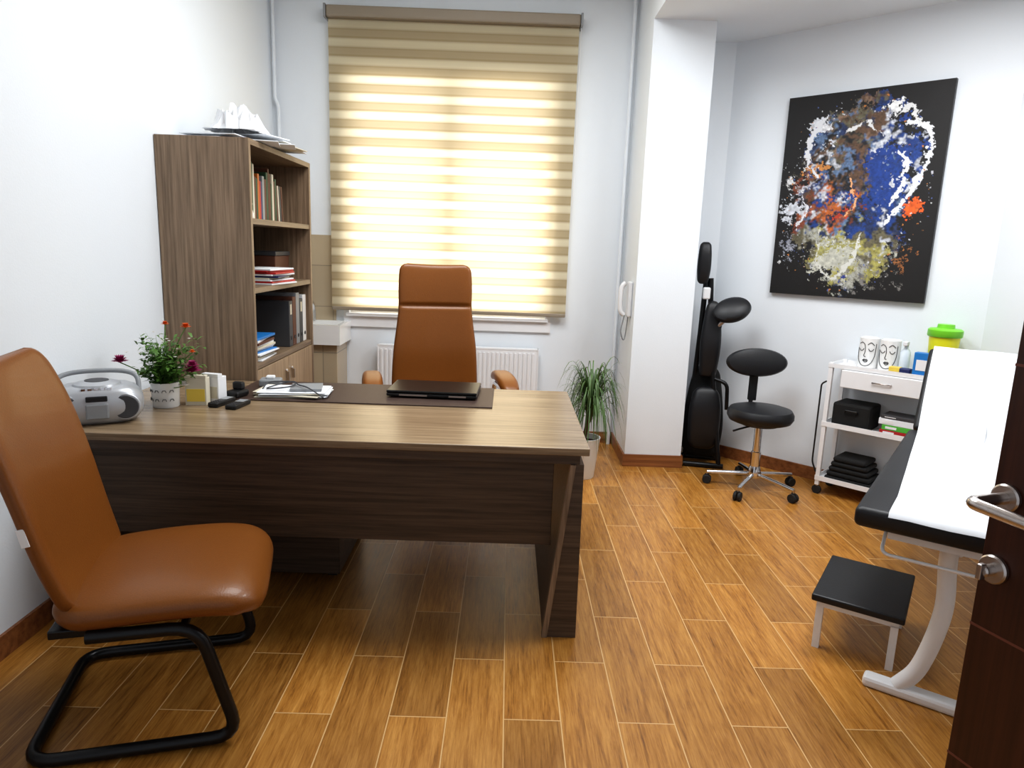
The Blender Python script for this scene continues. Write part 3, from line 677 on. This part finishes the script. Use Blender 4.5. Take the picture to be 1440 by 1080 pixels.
# ------------------------------------------------------------------ trolley; local X along wall, -Y to room
TW,TD=.335,.125
tr=grp("medical_trolley",(2.293,4.029,0),R(-45))
def pole(x,y): 
    multibox("post",[((x-.012,y-.012,.06),(x+.012,y+.012,.84))],M['white'],tr)
    cyl("wheel",(x,y,.028),.028,.02,M['rubber'],tr,(R(90),0,0),20); cyl("wheel_stem",(x,y,.052),.01,.03,M['steel'],tr)
for x in(-TW+.015,TW-.015):
    for y_ in(-TD+.015,TD-.015): pole(x,y_)
def tray(z,h,nm):
    multibox(nm,[((-TW,-TD,z),(TW,TD,z+.008)),((-TW,-TD,z+.008),(TW,-TD+.006,z+h)),((-TW,TD-.006,z+.008),(TW,TD,z+h)),((-TW,-TD+.006,z+.008),(-TW+.006,TD-.006,z+h)),((TW-.006,-TD+.006,z+.008),(TW,TD-.006,z+h))],M['white'],tr)
tray(.09,.03,"shelf_low"); tray(.44,.03,"shelf_mid"); tray(.81,.025,"top_tray")
box("drawer_box",(-TW+.09,-TD+.002,.70),(TW-.10,TD-.01,.808),M['white'],tr,.002)
box("drawer_front",(-TW+.085,-TD-.012,.70),(TW-.095,-TD+.001,.806),M['white'],tr,.004)
tube("drawer_pull",[(-.07,-TD-.012,.755),(-.07,-TD-.022,.755),(.03,-TD-.022,.755),(.03,-TD-.012,.755)],.004,M['steel'],tr,False)
tube("side_rail",rounded([(-TW-.002,-TD+.01,.72),(-TW-.03,-TD+.01,.70),(-TW-.03,-TD+.01,.20),(-TW-.002,-TD+.01,.14)],.02),.005,M['black'],tr,False)
Tm=Matrix.Translation(tr.location)@Matrix.Rotation(R(-45),4,'Z')
def tg(name,x,y,z,rz=0.):
    p=Tm@Vector((x,y,z)); return grp(name,p,R(-45)+rz)
def facepot(x,y):
    g=tg("face_print_canister",x,y,.8185)
    lathe("body",[(0,0),(.052,0),(.056,.004),(.056,.18),(.052,.184),(.050,.18),(.050,.02),(0,.02)],M['ceramic'],g)
    r=.0572
    def ln(nm,pts):
        tube(nm,[(r*math.sin(a),-r*math.cos(a),z) for a,z in spl(pts,16)],.0018,M['black'],g)
    ln("eye_l",[(-.75,.115),(-.55,.105),(-.3,.108),(-.2,.118)]); ln("eye_r",[(.25,.118),(.4,.106),(.6,.106),(.78,.118)])
    ln("brow_nose",[(-.75,.145),(-.45,.155),(-.12,.14),(-.05,.10),(-.15,.075),(.05,.07)]); ln("brow_r",[(.15,.142),(.45,.155),(.8,.14)])
    ln("lips",[(-.2,.048),(-.05,.055),(.05,.050),(.15,.055),(.28,.046),(.05,.036),(-.2,.048)]); ln("lip_mid",[(-.2,.048),(.05,.046),(.28,.046)])
    ln("jaw",[(-.95,.12),(-.85,.06),(-.4,.022),(.1,.014),(.6,.03),(.95,.08),(1.0,.15)])
facepot(-.165,.03); facepot(-.045,.02)
g=tg("spray_bottle",.045,.0,.8185); lathe("bottle",[(0,0),(.026,0),(.028,.005),(.028,.12),(.012,.145),(.012,.16),(0,.16)],M['clear'],g); box("nozzle",(-.012,-.035,.16),(.012,.012,.185),M['whitep'],g,.004)
g=tg("blue_glove_box",.165,-.086,.8185); box("carton",(-.045,-.028,0),(.045,.028,.14),M['blue'],g,.002); box("label",(-.03,-.0295,.04),(.03,-.027,.10),M['white'],g)
g=tg("dressing_pack",.055,-.088,.8185); box("pack",(-.055,-.025,0),(.055,.025,.04),M['navy'],g,.006); box("band",(-.057,-.0255,.012),(.0,.0255,.041),M['yel2'],g,.002)
g=tg("sharps_container",.222,.032,.8185)
lathe("tub",[(0,0),(.060,0),(.064,.006),(.078,.235),(.076,.235),(.073,.21),(0,.21)],M['yellow'],g,(0,0,0))
lathe("lid",[(.084,.230),(.088,.235),(.088,.268),(.078,.276),(.045,.279),(.042,.300),(0,.302)],M['lime'],g,(0,0,0))
g=tg("black_case",-.17,.0,.4485); box("case",(-.12,-.10,0),(.10,.10,.15),M['blackcloth'],g,.015); tube("case_handle",rounded([(-.04,-.1,.10),(-.04,-.115,.11),(.03,-.115,.11),(.03,-.1,.10)],.01),.005,M['black'],g,False)
g=tg("bandage_boxes",.09,-.02,.4485)
for i,(mt,h,dx) in enumerate([('red',.035,0),('green',.03,.01),('paper',.035,-.01),('dgrey',.02,.0)]):
    z=[0,.036,.067,.103][i]; box("box_%d"%i,(-.10+dx,-.08,z),(.10+dx,.07,z+h),M[mt],g,.002); box("print_%d"%i,(-.08+dx,-.0815,z+.008),(-.02+dx,-.0795,z+h-.008),M['white'],g)
g=tg("folded_towels",-.14,0,.0985)
for i in range(5): box("towel_%d"%i,(-.15+.01*i,-.10,i*.032),(.13-.012*i,.10,i*.032+.031),M['blackcloth'],g,.014,None,3)

# ------------------------------------------------------------------ exam table; local Y = length, X = width
et=grp("examination_couch",(1.165,2.165,0),R(-36))
zt=.66
def padmesh(name,prof,x0,x1,th,mat,parent,bev=.02):
    P=np.array(prof,float);n=len(P);T=np.gradient(P,axis=0);T/=np.linalg.norm(T,axis=1)[:,None];N=np.stack([-T[:,1],T[:,0]],1)
    B=P-N*th; V=[];F=[]
    ring=lambda i:[(x0,*B[i]),(x1,*B[i]),(x1,*P[i]),(x0,*P[i])]
    for i in range(n): V+=ring(i)
    for i in range(n-1):
        for k in range(4): F.append((4*i+k,4*i+(k+1)%4,4*i+4+(k+1)%4,4*i+4+k))
    F.append((3,2,1,0));F.append(tuple(4*(n-1)+k for k in range(4)))
    o=mesh(name,V,F,mat,parent)
    bm=bmesh.new(); bm.from_mesh(o.data); bmesh.ops.recalc_face_normals(bm,faces=bm.faces)
    ed=[e for e in bm.edges if len(e.link_faces)==2 and e.calc_face_angle(0)>R(60)]
    if bev>0: bmesh.ops.bevel(bm,geom=ed,offset=bev,segments=4,profile=.5,affect='EDGES')
    bm.to_mesh(o.data); bm.free()
    for p in o.data.polygons: p.use_smooth=True
    return o
run,rise=.27,.375
padmesh("pad_flat",[(0,zt),(.4,zt),(.9,zt),(1.375,zt)],0,.60,.068,M['vinyl'],et)
padmesh("pad_backrest",[(1.385,zt+.0),(1.385+run*.5,zt+rise*.5),(1.385+run,zt+rise)],0.015,.60,.055,M['vinyl'],et)
pr=[(-.006,zt-.012),(0.004,zt+.003)]+[(y,zt+.0035+.002*math.sin(y*9)) for y in np.linspace(.03,1.30,24)]+[(1.36,zt+.02),(1.385+run*.25,zt+.006+rise*.30),(1.385+run*.6,zt+rise*.62+.008),(1.385+run,zt+rise+.006),(1.40+run,zt+rise+.0)]
V=[];F=[];nx=9
for i,(y,z) in enumerate(pr):
    xa=.10-.065*max(0,min(1,(y-.2)/1.3))
    for k in range(nx):
        x=xa+(.565-xa)*k/(nx-1); V.append((x,y,z+.0015*math.sin(k*1.7+i*.9)))
for i in range(len(pr)-1):
    for k in range(nx-1): a=i*nx+k; F.append((a,a+1,a+nx+1,a+nx))
mesh("paper_sheet",V,F,M['paper'],et,True)
multibox("frame",[((.10,.06,.555),(.13,1.36,.594)),((.47,.06,.555),(.50,1.36,.594)),((.13,.06,.555),(.47,.09,.594)),((.13,1.30,.555),(.47,1.33,.594)),((.13,.6,.56),(.47,.63,.594))],M['white'],et)
for k,yf in enumerate((.10,1.70)):
    top_y=.16 if k==0 else 1.30
    box("foot_%d"%k,(.085,yf-.03,.0),(.52,yf+.03,.038),M['white'],et,.012)
    for s,(xa,xb,xm,xt) in enumerate([(.19,.245,.285,.275),(.46,.43,.415,.43)]):
        q=spl([(xa,yf,.03),(xb,yf+(top_y-yf)*.15,.12),(xm,yf+(top_y-yf)*.5,.32),(xt,yf+(top_y-yf)*.85,.48),(xt,top_y,.575)],16).tolist()
        tube("leg_%d_%d"%(k,s),q,.028,M['white'],et)
tube("long_rail",[(.30,.16,.53),(.30,1.30,.53)],.018,M['white'],et,False)
tube("backrest_strut",[(.30,1.05,.54),(.30,1.55,.80)],.012,M['white'],et,False)
tube("paper_holder",rounded([(.09,.12,.575),(.09,.03,.51),(.51,.03,.51),(.51,.12,.575)],.03),.006,M['white'],et,False)

# step stool
ss=grp("step_stool",(1.425,2.495,0),R(-34))
box("step_top",(-.155,-.215,.195),(.155,.215,.222),M['vinyl'],ss,.006)
fr_=[]
for x in(-.125,.125):
    for y_ in(-.18,.18): fr_.append(((x-.0125,y_-.0125,0.0),(x+.0125,y_+.0125,.175)))
fr_+=[((-.1375,-.1925,.17),(.1375,-.1675,.195)),((-.1375,.1675,.17),(.1375,.1925,.195)),((-.1375,-.1675,.17),(-.1125,.1675,.195)),((.1125,-.1675,.17),(.1375,.1675,.195))]
multibox("frame",fr_,M['white'],ss)

# ------------------------------------------------------------------ door (open)
dr=grp("door_1",(.905,1.215,0),R(-70))
LW=.86
box("leaf",(0,-.0,.008),(LW,.04,2.05),M['door'],dr,.002)
for i,z in enumerate([.22,.50,.78,1.28,1.56,1.84]): box("groove_%d"%i,(.0,-.0008,z),(LW,.001,z+.005),M['groove'],dr)
zh=1.043; xo=.028
cyl("rosette",(xo,-.006,zh),.026,.012,M['steel'],dr,(R(90),0,0))
tube("lever",rounded([(xo,-.006,zh),(xo,-.100,zh+.002),(.15,-.085,zh-.006)],.018),.011,M['steel'],dr,False)
cyl("lock_rosette",(xo,-.006,.905),.027,.012,M['steel'],dr,(R(90),0,0))
cyl("thumb_turn",(xo,-.022,.905),.011,.028,M['steel'],dr,(R(90),0,0))
box("thumb_blade",(xo-.005,-.045,.89),(xo+.005,-.03,.92),M['steel'],dr,.002)
cyl("rosette_back",(xo,.046,zh),.026,.012,M['steel'],dr,(R(90),0,0))
tube("lever_back",rounded([(xo,.046,zh),(xo,.102,zh),(.155,.100,zh-.004)],.02),.0095,M['steel'],dr,False)
hx=.905+LW*math.cos(R(-70)); hy=1.215+LW*math.sin(R(-70))
box("trim_2",(hx+.02,hy-.12,0),(hx+.10,hy+.02,2.1),M['door'])
box("wall_front",(hx+.10,hy-.12,0),(XR+.15,hy,ZD),M['wall'])

# ------------------------------------------------------------------ lights
def area(name,loc,rot,sx,sy,pw,col=(1,1,1)):
    l=D.lights.new(name,'AREA'); l.shape='RECTANGLE'; l.size=sx;l.size_y=sy;l.energy=pw;l.color=col
    o=D.objects.new(name,l); o.location=loc;o.rotation_euler=rot; COL.objects.link(o); return o
area("window_daylight",(-.45,5.75,1.6),(R(-90),0,0),1.9,1.6,52,(1,.985,.96))
area("ceiling_lamp_light",(-.05,3.15,ZC-.03),(0,0,0),1.3,1.3,58,(.95,.98,1))
area("alcove_lamp_light",(1.70,3.0,ZD-.03),(0,0,0),.7,.7,37,(.97,.985,1))
W=D.worlds.new("World"); SC.world=W; W.use_nodes=True
W.node_tree.nodes["Background"].inputs[0].default_value=(.88,.93,1,1); W.node_tree.nodes["Background"].inputs[1].default_value=.52

# ------------------------------------------------------------------ camera
f=976.4;pi_,ya,ro=R(11.07),R(.56),R(2.05)
fwd=Vector((math.sin(ya)*math.cos(pi_),math.cos(ya)*math.cos(pi_),-math.sin(pi_))); r=Vector((math.cos(ya),-math.sin(ya),0)); u_=r.cross(fwd)
r2=r*math.cos(ro)+u_*math.sin(ro); u2=-r*math.sin(ro)+u_*math.cos(ro)
cd=D.cameras.new("camera"); cd.sensor_width=36; cd.sensor_fit='HORIZONTAL'; cd.lens=f*36/1440; cd.clip_start=.02
co=D.objects.new("camera",cd); COL.objects.link(co); SC.camera=co
mt=Matrix((( r2.x,u2.x,-fwd.x,0),(r2.y,u2.y,-fwd.y,0),(r2.z,u2.z,-fwd.z,1.454),(0,0,0,1))); co.matrix_world=mt
SC.view_settings.view_transform='Standard'
try: SC.view_settings.look='Medium High Contrast'
except Exception as ex:
    print("look",ex)
SC.view_settings.exposure=0.0
